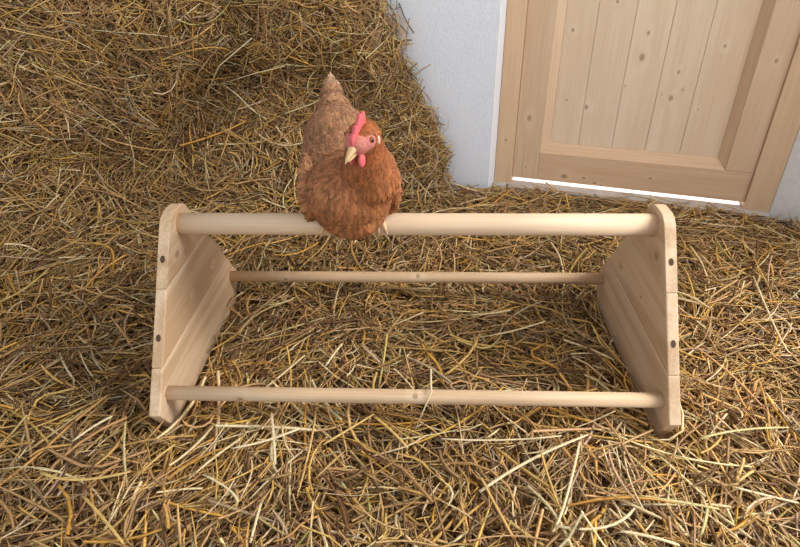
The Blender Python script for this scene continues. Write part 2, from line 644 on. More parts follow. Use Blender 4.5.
def bed_part(n, xr, yr, trap, lo, hi, Lr, Wr, seg, tilt, bfun=None, **kw):
    x = rng.uniform(xr[0], xr[1], n)
    y = rng.uniform(yr[0], yr[1], n)
    if trap:
        ok = np.abs(x) < 0.52 + 0.66 * y
    else:
        ok = np.abs(x) >= 0.52 + 0.66 * y
    ok &= y < heap_front(x) + 0.05
    x, y = x[ok], y[ok]
    dz = rng.uniform(lo, hi, len(x))
    e = 0.01
    z = bed_z(x, y)
    nx = -(bed_z(x + e, y) - z) / e
    ny = -(bed_z(x, y + e) - z) / e
    nr = np.stack([nx, ny, np.ones_like(nx)], 1)
    nr /= np.linalg.norm(nr, axis=1, keepdims=True)
    cen = np.stack([x, y, z], 1) + nr * dz[:, None]
    L = rng.uniform(0, 1, len(x)) ** 1.7 * (Lr[1] - Lr[0]) + Lr[0]
    Wd = rng.uniform(Wr[0], Wr[1], len(x))
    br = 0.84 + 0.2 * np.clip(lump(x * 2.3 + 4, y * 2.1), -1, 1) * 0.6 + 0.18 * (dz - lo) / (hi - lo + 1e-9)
    fl = lump(x * 1.3 + 9, y * 1.5) * 1.5 + 0.1
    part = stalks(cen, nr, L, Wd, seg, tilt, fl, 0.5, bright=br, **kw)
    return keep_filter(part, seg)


# bed core
gx, gy = np.meshgrid(np.linspace(-2.5, 2.3, 121), np.linspace(-0.3, 2.75, 81), indexing='xy')
ok_pts = np.stack([gx, gy, bed_z(gx, gy) - 0.012], -1)
idx = np.arange(gx.size).reshape(gx.shape)
quads = np.stack([idx[:-1, :-1], idx[:-1, 1:], idx[1:, 1:], idx[1:, :-1]], -1).reshape(-1, 4)
cents = ok_pts.reshape(-1, 3)[quads].mean(1)
quads = quads[~outside_room(cents) & (cents[:, 1] < heap_front(cents[:, 0]) + 0.25)]
bed = mesh_np('straw_bedding', ok_pts.reshape(-1, 3), quads, M_core, smooth=True)
tag(bed, 'thick loose golden straw bedding spread over the whole floor', 'straw', kind='stuff')
parts = [
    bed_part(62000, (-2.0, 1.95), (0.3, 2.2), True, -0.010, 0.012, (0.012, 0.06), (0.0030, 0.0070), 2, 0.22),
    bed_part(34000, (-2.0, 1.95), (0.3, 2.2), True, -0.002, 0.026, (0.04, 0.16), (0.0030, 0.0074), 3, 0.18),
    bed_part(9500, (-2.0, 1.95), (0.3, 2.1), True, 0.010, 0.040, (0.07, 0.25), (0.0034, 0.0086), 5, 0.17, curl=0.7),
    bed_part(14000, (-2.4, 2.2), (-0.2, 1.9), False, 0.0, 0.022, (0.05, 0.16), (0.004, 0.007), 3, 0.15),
]
V, Q, K = merge(parts)
bs = mesh_np('loose_straw', V, Q, M_straw, bed, cols=K)
tag(bs, kind='stuff')


# the bale behind the hen and the heap at the left: lofted cores with straw on their faces
def loft(rows, zs, nu, nv, bumps):
    """rows: plan polylines (same count) at heights zs"""
    us = np.linspace(0, 1, nu)
    vs = np.linspace(zs[0], zs[-1], nv)
    R = []
    for r in rows:
        r = np.array(r, float)
        t = np.linspace(0, 1, len(r))
        # smooth interpolation by cubic-ish resampling
        xs = np.interp(us, t, r[:, 0])
        ys = np.interp(us, t, r[:, 1])
        ker = np.ones(9) / 9
        xs = np.convolve(np.pad(xs, 4, mode='reflect', reflect_type='odd'), ker, 'valid')
        ys = np.convolve(np.pad(ys, 4, mode='reflect', reflect_type='odd'), ker, 'valid')
        R.append(np.stack([xs, ys], 1))
    R = np.array(R)
    Pp = np.zeros((nv, nu, 3))
    for j, z in enumerate(vs):
        k = np.clip(np.searchsorted(zs, z) - 1, 0, len(zs) - 2)
        a = (z - zs[k]) / (zs[k + 1] - zs[k])
        Pp[j, :, :2] = R[k] * (1 - a) + R[k + 1] * a
        Pp[j, :, 2] = z
    def normals(Pq):
        du = np.gradient(Pq, axis=1)
        dv_ = np.gradient(Pq, axis=0)
        n_ = np.cross(du, dv_)
        return n_ / (np.linalg.norm(n_, axis=2, keepdims=True) + 1e-9)
    n_ = normals(Pp)
    b_ = bumps(Pp[..., 0], Pp[..., 1], Pp[..., 2])
    Pp = Pp + n_ * b_[..., None]
    return Pp, normals(Pp)


def grid_mesh(name, Pp, mat, top_back):
    nv, nu, _ = Pp.shape
    top = Pp[-1] + np.array(top_back)
    A = np.concatenate([Pp, top[None]], 0)
    # keep the core in front of the plastered wall
    gap_ = 0.112 - door_back(A)
    A = A + np.clip(gap_, 0, None)[..., None] * np.array([N.x, N.y, 0.0])
    A[..., 0] = np.maximum(A[..., 0], -2.54)
    idx_ = np.arange(A.shape[0] * nu).reshape(A.shape[0], nu)
    qd = np.stack([idx_[:-1, :-1], idx_[:-1, 1:], idx_[1:, 1:], idx_[1:, :-1]], -1).reshape(-1, 4)
    return mesh_np(name, A.reshape(-1, 3), qd, mat, smooth=True)


def face_part(Pp, Nn, n, lo, hi, Lr, Wr, seg, tilt, flow, flow_w, weight=None, **kw):
    nv, nu, _ = Pp.shape
    a, b = Pp[:-1, :-1], Pp[1:, 1:]
    ar = np.linalg.norm(np.cross(Pp[:-1, 1:] - a, Pp[1:, :-1] - a), axis=2)
    cc = 0.25 * (Pp[:-1, :-1] + Pp[1:, 1:] + Pp[:-1, 1:] + Pp[1:, :-1])
    if weight is not None:
        ar = ar * weight(cc)
    pr = (ar / ar.sum()).ravel()
    pick = rng.choice(len(pr), n, p=pr)
    j, i = pick // (nu - 1), pick % (nu - 1)
    fu, fv = rng.random((2, n, 1))
    pos = (Pp[j, i] * (1 - fu) + Pp[j, i + 1] * fu) * (1 - fv) + (Pp[j + 1, i] * (1 - fu) + Pp[j + 1, i + 1] * fu) * fv
    nr = Nn[j, i]
    nr = nr / np.linalg.norm(nr, axis=1, keepdims=True)
    dz = rng.uniform(lo, hi, n)
    cen = pos + nr * dz[:, None]
    L = rng.uniform(0, 1, n) ** 1.7 * (Lr[1] - Lr[0]) + Lr[0]
    Wd = rng.uniform(Wr[0], Wr[1], n)
    fl = flow(pos) if flow is not None else None
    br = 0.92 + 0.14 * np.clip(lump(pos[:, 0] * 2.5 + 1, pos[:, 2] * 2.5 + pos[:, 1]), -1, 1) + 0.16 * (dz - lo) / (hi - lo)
    part = stalks(cen, nr, L, Wd, seg, tilt, fl, flow_w, bright=br, **kw)
    return keep_filter(part, seg, extra=lambda f: (f[..., 2] < bed_z(f[..., 0], f[..., 1]) - 0.03).all(1))


zs_b = [-0.06, 0.1, 0.23, 0.35, 0.50, 0.66, 0.9, 1.12]
rows_b = [
    [(-1.15, 2.0), (-0.8, 1.93), (-0.45, 1.90), (-0.15, 1.90), (0.06, 1.92), (0.16, 2.00), (0.18, 2.14), (0.10, 2.32)],
    [(-1.15, 2.05), (-0.8, 1.98), (-0.45, 1.94), (-0.15, 1.92), (0.09, 1.94), (0.175, 2.02), (0.19, 2.14), (0.12, 2.32)],
    [(-1.15, 2.10), (-0.8, 2.05), (-0.45, 2.01), (-0.15, 1.97), (0.06, 1.95), (0.14, 2.03), (0.155, 2.15), (0.09, 2.32)],
    [(-1.15, 2.12), (-0.8, 2.08), (-0.45, 2.05), (-0.16, 2.01), (-0.02, 1.99), (0.04, 2.06), (0.05, 2.16), (0.0, 2.32)],
    [(-1.15, 2.08), (-0.8, 2.02), (-0.45, 1.96), (-0.20, 1.96), (-0.06, 1.98), (-0.01, 2.06), (0.0, 2.16), (-0.04, 2.32)],
    [(-1.15, 2.08), (-0.8, 2.00), (-0.45, 1.93), (-0.22, 1.94), (-0.10, 1.98), (-0.04, 2.06), (-0.03, 2.16), (-0.08, 2.32)],
    [(-1.15, 2.14), (-0.8, 2.08), (-0.45, 2.03), (-0.25, 2.03), (-0.14, 2.06), (-0.08, 2.12), (-0.07, 2.19), (-0.12, 2.32)],
    [(-1.15, 2.25), (-0.8, 2.20), (-0.45, 2.18), (-0.28, 2.17), (-0.18, 2.19), (-0.14, 2.22), (-0.13, 2.26), (-0.16, 2.34)],
]
PB, NB = loft(rows_b, zs_b, 80, 50, lambda x, y, z: 0.020 * lump(x * 1.7 + 3, z * 2.1 + 1) - 0.035 * np.exp(-((z - 0.36 + 0.1 * x) / 0.05) ** 2) * smoothstep(0.0, -0.25, x) * smoothstep(-0.75, -0.45, x))
bale = grid_mesh('straw_bale', PB - NB * 0.012, M_core, (0.0, 0.25, 0.0))
tag(bale, 'tall straw bale against the white wall, directly behind the hen', 'straw bale', kind='stuff')
vis = lambda c_: np.where(c_[..., 2] < 0.95, 1.0, 0.35)
parts = [
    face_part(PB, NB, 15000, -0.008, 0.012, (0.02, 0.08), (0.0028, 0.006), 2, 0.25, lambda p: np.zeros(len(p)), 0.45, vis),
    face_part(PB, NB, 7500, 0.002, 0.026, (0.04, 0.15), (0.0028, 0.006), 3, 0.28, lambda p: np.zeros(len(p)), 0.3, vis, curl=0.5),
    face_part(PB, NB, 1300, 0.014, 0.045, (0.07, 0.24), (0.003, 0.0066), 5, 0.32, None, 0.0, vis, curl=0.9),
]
V, Q, K = merge(parts)
tag(mesh_np('packed_straw', V, Q, M_straw, bale, cols=K), kind='stuff')

zs_h = [-0.06, 0.12, 0.35, 0.62, 0.85, 1.08]
rows_h = [
    [(-2.5, 1.05), (-1.9, 1.33), (-1.55, 1.50), (-1.25, 1.66), (-1.05, 1.80), (-0.98, 1.98), (-1.05, 2.2)],
    [(-2.5, 1.10), (-1.9, 1.36), (-1.5, 1.52), (-1.15, 1.68), (-0.95, 1.82), (-0.88, 1.98), (-0.95, 2.2)],
    [(-2.5, 1.18), (-1.9, 1.42), (-1.4, 1.60), (-1.0, 1.72), (-0.79, 1.80), (-0.74, 2.00), (-0.8, 2.2)],
    [(-2.5, 1.30), (-1.9, 1.52), (-1.3, 1.68), (-0.85, 1.76), (-0.60, 1.82), (-0.54, 2.02), (-0.6, 2.2)],
    [(-2.5, 1.45), (-1.9, 1.66), (-1.3, 1.80), (-0.82, 1.85), (-0.55, 1.90), (-0.49, 2.08), (-0.55, 2.2)],
    [(-2.5, 1.70), (-1.9, 1.86), (-1.3, 1.98), (-0.85, 2.06), (-0.60, 2.12), (-0.55, 2.18), (-0.6, 2.25)],
]
PH, NH = loft(rows_h, zs_h, 90, 50, lambda x, y, z: 0.036 * lump(x * 1.3 + 0.7, z * 1.8 + 2.2))
heap = grid_mesh('straw_heap', PH - NH * 0.012, M_core, (0.0, 0.25, 0.0))
tag(heap, 'big tousled straw heap at the left, piled beside the bale', 'straw heap', kind='stuff')
visl = lambda c_: np.where((c_[..., 2] < 0.95) & (c_[..., 0] > -1.75), 1.0, 0.3)
hflow = lambda p: 0.5 + 0.8 * lump(p[:, 0], p[:, 2])
parts = [
    face_part(PH, NH, 15000, -0.008, 0.014, (0.02, 0.09), (0.0028, 0.006), 2, 0.25, hflow, 0.45, visl),
    face_part(PH, NH, 8500, 0.002, 0.030, (0.04, 0.18), (0.0028, 0.006), 3, 0.28, hflow, 0.4, visl, curl=0.6),
    face_part(PH, NH, 1800, 0.014, 0.05, (0.08, 0.28), (0.003, 0.0066), 5, 0.32, hflow, 0.4, visl, curl=1.0),
]
V, Q, K = merge(parts)
tag(mesh_np('tousled_straw', V, Q, M_straw, heap, cols=K), kind='stuff')

# dark stems and net strands at the bale's right edge
M_stem = plain('dark_stem', lin(104, 86, 66), 0.7, 0.2, 0.2, 60)
M_net = plain('net_twine', lin(88, 112, 112), 0.6, 0.3, 0.2, 60)
for pts in ([(432, 100), (440, 93), (448, 91), (457, 92)], [(448, 134), (456, 130), (461, 140), (457, 129), (462, 143)],
            [(399, 3), (404, 16), (409, 26), (414, 33)], [(400, 42), (406, 40), (412, 40)], [(447, 152), (453, 156), (452, 160)]):
    obj_bm('stem', tube_bm([P(a, b, 2.10 - 0.008 * k) for k, (a, b) in enumerate(pts)], 0.0019, 6), M_stem, bale, True)
for pts in ([(390, -6), (391, 8), (396, 18), (394, 30), (400, 40)], [(396, -8), (397, 6), (392, 16), (397, 26), (396, 36)],
            [(402, 56), (406, 66), (408, 78), (411, 90)], [(387, 4), (394, 10), (400, 7)]):
    obj_bm('net_strand', tube_bm([P(a, b, 2.06) for a, b in pts], 0.0014, 6), M_net, bale, True)

# ------------------------------------------------------------------ the perch stand
stand = empty('perch_stand', RC, RYAW)
tag(stand, 'pale pine perch stand with two triangular sides, top bar and lower rungs', 'perch stand')
wp, wm, wd = lin(218, 192, 160), lin(190, 157, 122), lin(148, 112, 82)
M_bar = wood('perch_pine', lin(230, 206, 176), lin(216, 184, 150), wd, 0, 7, [], 3.0, plane=(0, 2), contrast=0.6)
M_rung = wood('rung_pine', lin(220, 194, 162), lin(198, 164, 128), wd, 0, 9, [(-0.335, 0.065, 0.006), (0.01, 0.075, 0.006)], 5.0, contrast=0.9)
M_board = wood('panel_pine', wp, wm, wd, 1, 10, [(-0.045, 0.285, 0.012), (0.12, 0.16, 0.005), (-0.02, 0.17, 0.004)], 6.0, plane=(1, 2), contrast=1.5)
M_plug = plain('dark_plug', lin(88, 68, 50), 0.8, 0.2, 0.3, 200)
ZT_, ZR_, HD = 0.332, 0.065, 0.218
TOPZ, TOPW, BW, CZ, BB = 0.368, 0.034, 0.268, 0.050, 0.228
BOT = -0.020


def half(z):
    if z >= CZ:
        return TOPW + (BW - TOPW) * (TOPZ - z) / (TOPZ - CZ)
    return BB + (BW - BB) * ((z - BOT) / (CZ - BOT))


def outline(z0, z1, top):
    left, right = [], []
    zz = sorted({z0, z1} | ({CZ} if z0 < CZ < z1 else set()))
    if top:
        # round the two upper corners with an arc tangent to edge and top
        r = 0.045
        sl_ = math.atan2(BW - TOPW, TOPZ - CZ)          # lean of the edge from upright
        tl = r * math.tan((math.pi / 2 - sl_) / 2)      # tangent length at the corner
        cx_, cz_ = TOPW - tl, TOPZ - r
        pr = [(half(z0), z0)]
        for k in range(12):
            a = sl_ + (math.pi / 2 - sl_) * k / 11
            pr.append((cx_ + r * math.cos(a), cz_ + r * math.sin(a)))
        return pr + [(-a, b) for a, b in reversed(pr)]
    pr = [(half(z), z) for z in zz]
    return pr + [(-a, b) for a, b in reversed(pr)]


for sx in (-1, 1):
    xa, xb = (HALF_IN, HALF_IN + THK)
    lean = 0.006 if sx < 0 else 0.0
    for z0, z1, top in ((BOT, 0.1234, False), (0.1246, 0.2484, False), (0.2496, TOPZ, True)):
        bm = prism_bm(outline(z0, z1, top), lambda a, b, h: (h - sx * lean * b / TOPZ, a, b), sx * xa, sx * xb, 0.0032, 3)
        bo = obj_bm('panel_board', bm, M_board, stand)
        hz = {0.1246: 0.172, 0.2496: 0.297}.get(z0)
        if hz:
            yy = -half(hz)
            sl = (BW - TOPW) / (TOPZ - CZ)
            nn = Vector((0, -1, sl)).normalized()
            p0 = Vector((sx * (xa + THK / 2 - lean * hz / TOPZ), yy, hz))
            ev = Vector((0, -sl, -1)).normalized()       # down along the edge
            bm = bmesh.new()
            lo_ = [bm.verts.new(p0 - nn * 0.004 + Vector((0.0048 * math.cos(a), 0, 0)) + ev * (0.0074 * math.sin(a))) for a in [k * math.pi / 8 for k in range(16)]]
            hi_ = [bm.verts.new(v.co + nn * 0.0046) for v in lo_]
            bm.faces.new(lo_[::-1])
            bm.faces.new(hi_)
            for k in range(16):
                bm.faces.new((lo_[k], lo_[(k + 1) % 16], hi_[(k + 1) % 16], hi_[k]))
            obj_bm('screw', bm, M_plug, bo)


def bar(name, y, z, r, mat, ext=0.006):
    bm = tube_bm([(-HALF_IN - ext, y, z), (-0.2, y, z), (0.2, y, z), (HALF_IN + ext, y, z)], r, 28)
    return obj_bm(name, bm, mat, stand, True)


bar('perch_bar', 0.0, ZT_, 0.0225, M_bar)
bar('rung', -HD, ZR_, 0.0145, M_rung)
bar('rung', HD, ZR_, 0.0145, M_rung)

# ------------------------------------------------------------------ the hen
HP = P(349, 223, 1.045)
hen = empty('hen', (HP.x, 1.045, ZT_ + 0.0225))
tag(hen, 'reddish brown hen with pink comb sitting on the top perch bar', 'hen')
HO = Vector(hen.location)


def HPt(px, py, Y):
    return P(px, py, Y) - HO


M_body = plain('hen_down', lin(140, 88, 56), 0.9, 0.1, 0.15, 90)
M_feather = attr_mat('hen_feather', 0.65, 0.25)
M_comb = plain('comb_skin', lin(220, 104, 108), 0.5, 0.4, 0.12, 300, 0.3, 0.15)
M_face = plain('face_skin', lin(198, 122, 110), 0.6, 0.3, 0.15, 350, 0.4, 0.1)
M_beak = plain('beak_horn', lin(206, 170, 124), 0.4, 0.4, 0.12, 120)
M_lobe = plain('ear_lobe_skin', lin(216, 178, 160), 0.6, 0.3, 0.06, 200, 0.2)
M_iris = plain('iris', lin(150, 70, 34), 0.15, 0.5, 0.15, 500)
M_pupil = plain('pupil', lin(16, 12, 10), 0.08, 0.6, 0.0, 10)
M_leg = plain('leg_skin', lin(222, 190, 150), 0.6, 0.3, 0.12, 150, 0.3)
M_claw = plain('claw_horn', lin(198, 172, 142), 0.4, 0.4, 0.1, 100)

HS = 1.12
# key places
head_c = HPt(364, 136.5, 0.930)
neck_b = HPt(369, 178, 0.985)
breast = HPt(350, 191, 1.005)
body_c = HPt(346, 178, 1.08)
rump = HPt(335, 122, 1.20)
tail_t = HPt(331, 81, 1.30)
fwd = Vector((-0.46, -0.86, -0.20)).normalized()        # where the head looks
hup = Vector((0.02, -0.12, 1.0))
hup = (hup - fwd * hup.dot(fwd)).normalized()
hrt = fwd.cross(hup).normalized()                     # the hen's right
if hrt.x > 0:
    hrt = -hrt
hlf = -hrt                                            # the hen's left: image right
print('hen', [tuple(round(c, 3) for c in v) for v in (HO, head_c, neck_b, breast, body_c, rump, tail_t)])


def ellips(bm, c, r, rot=None, seg=20):
    M_ = Matrix.Translation(c) @ (rot.to_4x4() if rot else Matrix.Identity(4)) @ Matrix.Diagonal((r[0], r[1], r[2], 1))
    bmesh.ops.create_uvsphere(bm, u_segments=seg, v_segments=seg // 2 + 2, radius=1.0, matrix=M_)


def aim(d, up=Vector((0, 0, 1))):
    d = Vector(d).normalized()
    x = up.cross(d).normalized()
    z = d.cross(x)
    return Matrix((x, d, z)).transposed()


def remeshed(bm, voxel, smooth_it):
    me = bpy.data.meshes.new('tmp')
    bm.to_mesh(me)
    bm.free()
    t = bpy.data.objects.new('tmp', me)
    C.objects.link(t)
    r = t.modifiers.new('r', 'REMESH')
    r.mode = 'VOXEL'
    r.voxel_size = voxel
    s = t.modifiers.new('s', 'SMOOTH')
    s.factor = 0.5
    s.iterations = smooth_it
    dg = bpy.context.evaluated_depsgraph_get()
    ev = bpy.data.meshes.new_from_object(t.evaluated_get(dg))
    bpy.data.objects.remove(t)
    bpy.data.meshes.remove(me)
    return ev


bm = bmesh.new()
axis = (rump - breast).normalized()
ra = aim(axis)
ellips(bm, body_c, (0.093, 0.150, 0.082), ra)
ellips(bm, breast, (0.083, 0.076, 0.069), ra)
ellips(bm, body_c.lerp(rump, 0.55), (0.075, 0.11, 0.072), ra)
ellips(bm, rump, (0.044, 0.075, 0.046), aim(tail_t - rump))
ellips(bm, rump.lerp(tail_t, 0.55), (0.026, 0.060, 0.024), aim(tail_t - rump))
ellips(bm, neck_b, (0.055, 0.055, 0.050))
for k in range(5):
    a = (k + 0.5) / 5
    c = neck_b.lerp(head_c, a)
    ellips(bm, c, [0.052 * (1 - a) + 0.027 * a] * 3)
ellips(bm, head_c, (0.027, 0.031, 0.027), aim(fwd, hup))
ellips(bm, head_c + fwd * 0.014 - hup * 0.002, (0.020, 0.023, 0.020), aim(fwd, hup))
body_me = remeshed(bm, 0.0055, 10)
body_me.materials.clear()
body_me.materials.append(M_body)
body_me.polygons.foreach_set('use_smooth', np.ones(len(body_me.polygons), dtype=bool))
body_me.name = 'body'
body = bpy.data.objects.new('body', body_me)
C.objects.link(body)
body.parent = hen

# wings: flattened, pointed, hugging the flanks
wings = []
side = axis.cross(Vector((0, 0, 1))).normalized()
for s in (-1, 1):
    bm = bmesh.new()
    sd = side * (s if side.x > 0 else -s)
    c = body_c + sd * 0.072 + axis * 0.012 + Vector((0, 0, 0.008))
    dirw = (axis + Vector((0, 0, 0.05)) - sd * 0.10).normalized()
    ellips(bm, c - dirw * 0.035, (0.021, 0.075, 0.060), aim(dirw))
    ellips(bm, c + dirw * 0.045 - sd * 0.012, (0.013, 0.080, 0.042), aim(dirw + Vector((0, 0, 0.12)) - sd * 0.12))
    wm_ = remeshed(bm, 0.005, 6)
    wm_.materials.clear()
    wm_.materials.append(M_body)
    wo = bpy.data.objects.new('wing', wm_)
    C.objects.link(wo)
    wo.parent = hen
    wings.append(wo)

# plumage
ANCH = [(head_c, (0.1, 0.75, -0.6), 0.035), (neck_b + Vector((0, -0.05, 0.02)), (-0.02, -0.25, -1.0), 0.05),
        (neck_b + Vector((0, 0.05, 0.02)), (-0.05, 0.8, -0.5), 0.05), (neck_b + Vector((0.05, 0, 0)), (0.25, 0.3, -1.0), 0.05),
        (neck_b + Vector((-0.05, 0, 0)), (-0.25, 0.3, -1.0), 0.05), (breast + Vector((0, -0.07, 0)), (0.0, 0.15, -1.0), 0.07),
        (breast + Vector((0, 0, -0.07)), (0, 1.0, -0.2), 0.06), (body_c + Vector((0, 0, 0.08)), tuple(axis), 0.09),
        (body_c + Vector((0.09, 0, 0)), tuple(axis + Vector((0, 0, -0.35))), 0.07), (body_c + Vector((-0.09, 0, 0)), tuple(axis + Vector((0, 0, -0.35))), 0.07),
        (rump, tuple((tail_t - rump).normalized()), 0.08), (tail_t, tuple((tail_t - rump).normalized()), 0.08)]
AP = np.array([tuple(a[0]) for a in ANCH])
AD = np.array([Vector(a[1]).normalized()[:] for a in ANCH])
AS = np.array([a[2] for a in ANCH])


def feathers(me, n, size_fn, col_fn, skip_fn=None):
    me.calc_loop_triangles()
    co = np.zeros(len(me.vertices) * 3, np.float32)
    me.vertices.foreach_get('co', co)
    co = co.reshape(-1, 3)
    tri = np.zeros(len(me.loop_triangles) * 3, np.int32)
    me.loop_triangles.foreach_get('vertices', tri)
    tri = tri.reshape(-1, 3)
    a, b, c = co[tri[:, 0]], co[tri[:, 1]], co[tri[:, 2]]
    fn = np.cross(b - a, c - a)
    ar = np.linalg.norm(fn, axis=1)
    cen = (a + b + c) / 3
    hd = np.linalg.norm(cen - np.array(head_c), axis=1)
    wgt = ar * np.where(hd < 0.06, 6.0, np.where(hd < 0.11, 2.2, 1.0))
    pk = rng.choice(len(tri), n, p=wgt / wgt.sum())
    u, v = rng.random((2, n))
    sw = u + v > 1
    u[sw], v[sw] = 1 - u[sw], 1 - v[sw]
    p = a[pk] + (b[pk] - a[pk]) * u[:, None] + (c[pk] - a[pk]) * v[:, None]
    nr = fn[pk] / ar[pk][:, None]
    if skip_fn is not None:
        ok = ~skip_fn(p)
        p, nr = p[ok], nr[ok]
        n = len(p)
    d2 = ((p[:, None, :] - AP[None]) ** 2).sum(2)
    w = np.exp(-d2 / (2 * AS ** 2)) + 1e-9
    fl = (w[:, :, None] * AD[None]).sum(1) / w.sum(1)[:, None]
    fl += rng.normal(0, 0.13, fl.shape)
    fl -= nr * (fl * nr).sum(1)[:, None]
    fl /= np.linalg.norm(fl, axis=1, keepdims=True) + 1e-9
    bt = np.cross(nr, fl)
    L, Wd = size_fn(p)
    L = L * rng.uniform(0.8, 1.2, n)
    Wd = Wd * rng.uniform(0.85, 1.15, n)
    base = col_fn(p) * rng.uniform(0.60, 1.30, (n, 1)) * (1 + rng.normal(0, 0.035, (n, 3)))
    vs = np.array([0.0, 0.3, 0.62, 0.86, 1.0])
    hw = np.array([0.45, 1.0, 0.9, 0.55, 0.06])
    V = np.zeros((n, 5, 3, 3))
    K = np.zeros((n, 5, 3, 3))
    lift = rng.uniform(0.0, 0.09, n)
    for r in range(5):
        for k, cx in enumerate((-1, 0, 1)):
            along = L * vs[r]
            up = L * (lift * vs[r] - 0.16 * vs[r] ** 2.2) + 0.0012 - (abs(cx) * 0.18) * Wd * 0.5 * hw[r]
            V[:, r, k] = p + fl * along[:, None] + bt * (cx * Wd * 0.5 * hw[r])[:, None] + nr * up[:, None]
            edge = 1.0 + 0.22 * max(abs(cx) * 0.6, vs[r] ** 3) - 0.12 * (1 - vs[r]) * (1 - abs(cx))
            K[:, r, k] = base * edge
    per = 15
    q0 = [(r * 3 + k, r * 3 + k + 1, r * 3 + k + 4, r * 3 + k + 3) for r in range(4) for k in range(2)]
    Qd = (np.array(q0)[None] + (np.arange(n) * per)[:, None, None]).reshape(-1, 4)
    return V.reshape(-1, 3), Qd, np.clip(K.reshape(-1, 3), 0.003, 0.95)


c_neck = np.array(lin(154, 86, 46)[:3])
c_breast = np.array(lin(156, 102, 64)[:3])
c_back = np.array(lin(154, 110, 78)[:3])
c_rump = np.array(lin(166, 122, 90)[:3])
c_tip = np.array(lin(200, 168, 138)[:3])
hcn, nbn, bcn, rpn, ttn, brn = [np.array(v) for v in (head_c, neck_b, body_c, rump, tail_t, breast)]
fwn, hun, hln = np.array(fwd), np.array(hup), np.array(hlf)


def gz(p, c, s):
    return np.exp(-((p - c) ** 2).sum(1) / (2 * s * s))[:, None]


def col_fn(p):
    w = [gz(p, hcn, 0.03) + gz(p, nbn, 0.040), gz(p, brn + np.array([0, -0.05, -0.02]), 0.06), gz(p, bcn + np.array([-0.02, 0.02, 0.06]), 0.08),
         gz(p, rpn, 0.06), 0.7 * gz(p, ttn, 0.018)]
    cs = [c_neck, c_breast, c_back, c_rump, c_tip]
    tot = sum(w) + 1e-6
    out = sum(wi * ci for wi, ci in zip(w, cs)) / tot
    # darker marbling
    mar = np.sin(p[:, 0] * 95 + 3 * np.sin(p[:, 2] * 60)) * np.sin(p[:, 2] * 85 + p[:, 1] * 70)
    return out * (1 + 0.10 * mar)[:, None]


def size_fn(p):
    hd = np.linalg.norm(p - hcn, axis=1)
    nd = np.linalg.norm(p - nbn, axis=1)
    t = smoothstep(0.022, 0.10, hd)
    L = 0.008 + 0.009 * t
    Wd = 0.004 + 0.005 * t
    neck = np.exp(-(nd / 0.06) ** 2) * smoothstep(0.03, 0.05, hd)
    L = L + 0.008 * neck
    Wd = Wd * (1 - 0.45 * neck)
    return L, Wd


def face_skip(p):
    q = p - hcn
    f, u, l = q @ fwn, q @ hun, np.abs(q @ hln)
    return (f > 0.010) & (u < 0.016) & (u > -0.02) & (np.linalg.norm(q, axis=1) < 0.045)


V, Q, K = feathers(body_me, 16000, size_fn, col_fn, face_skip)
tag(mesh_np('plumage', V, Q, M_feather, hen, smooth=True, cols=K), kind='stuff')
for wo in wings:
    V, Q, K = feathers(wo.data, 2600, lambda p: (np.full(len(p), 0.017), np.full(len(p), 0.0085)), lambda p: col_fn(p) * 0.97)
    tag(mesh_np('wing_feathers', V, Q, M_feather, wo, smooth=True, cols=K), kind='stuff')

# tail feathers
td = (tail_t - rump).normalized()
tsd = td.cross(Vector((0, 0, 1))).normalized()
tup = tsd.cross(td)
for k in range(7):
    a = (k - 3) / 3
    d = (td + tsd * a * -0.06 + tup * (0.05 - 0.06 * abs(a))).normalized()
    root = rump.lerp(tail_t, 0.45) + tsd * a * 0.012
    Lf = 0.082 - 0.018 * abs(a)
    fs = []
    sdv = (tsd + tup * -a * 0.9).normalized()
    upv = sdv.cross(d)
    V, Kc = [], []
    vs = [0, 0.2, 0.45, 0.7, 0.88, 1.0]
    hw = [0.4, 0.9, 1.0, 0.85, 0.5, 0.12]
    for v_, h_ in zip(vs, hw):
        for th_ in (0.0009, -0.0009):
            for cx in (-1, 0, 1):
                V.append(root + d * (Lf * v_) + sdv * (cx * 0.0085 * h_) + upv * (th_ - abs(cx) * 0.003 * h_ + 0.006 * v_ * v_))
                cc_ = c_rump * (1 - v_ ** 2) + c_tip * v_ ** 2
                Kc.append(cc_ * (1.0 + 0.08 * cx))
    Qd = []
    for r in range(5):
        b0, b1 = r * 6, r * 6 + 6
        Qd += [(b0, b0 + 1, b1 + 1, b1), (b0 + 1, b0 + 2, b1 + 2, b1 + 1),
               (b0 + 4, b0 + 3, b1 + 3, b1 + 4), (b0 + 5, b0 + 4, b1 + 4, b1 + 5),
               (b0 + 3, b0, b1, b1 + 3), (b0 + 2, b0 + 5, b1 + 5, b1 + 2)]
    mesh_np('tail_feather', np.array([v[:] for v in V]), np.array(Qd), M_feather, hen, smooth=True, cols=np.array(Kc))


def HL(f, l, u):
    """head frame: forward, hen's left (image right), up"""
    return head_c + (fwd * f + hlf * l + hup * u) * HS


rh = aim(fwd, hup) * HS
# bare pink face
bm = bmesh.new()
ellips(bm, HL(0.017, 0, -0.001), (0.0200, 0.0200, 0.0175), rh)
ellips(bm, HL(0.008, 0.0135, 0.001), (0.0105, 0.0175, 0.0135), rh)
ellips(bm, HL(0.008, -0.0135, 0.001), (0.0105, 0.0175, 0.0135), rh)
fm = remeshed(bm, 0.0022, 8)
fm.materials.clear()
fm.materials.append(M_face)
fm.polygons.foreach_set('use_smooth', np.ones(len(fm.polygons), dtype=bool))
fo = bpy.data.objects.new('face', fm)
C.objects.link(fo)
fo.parent = hen
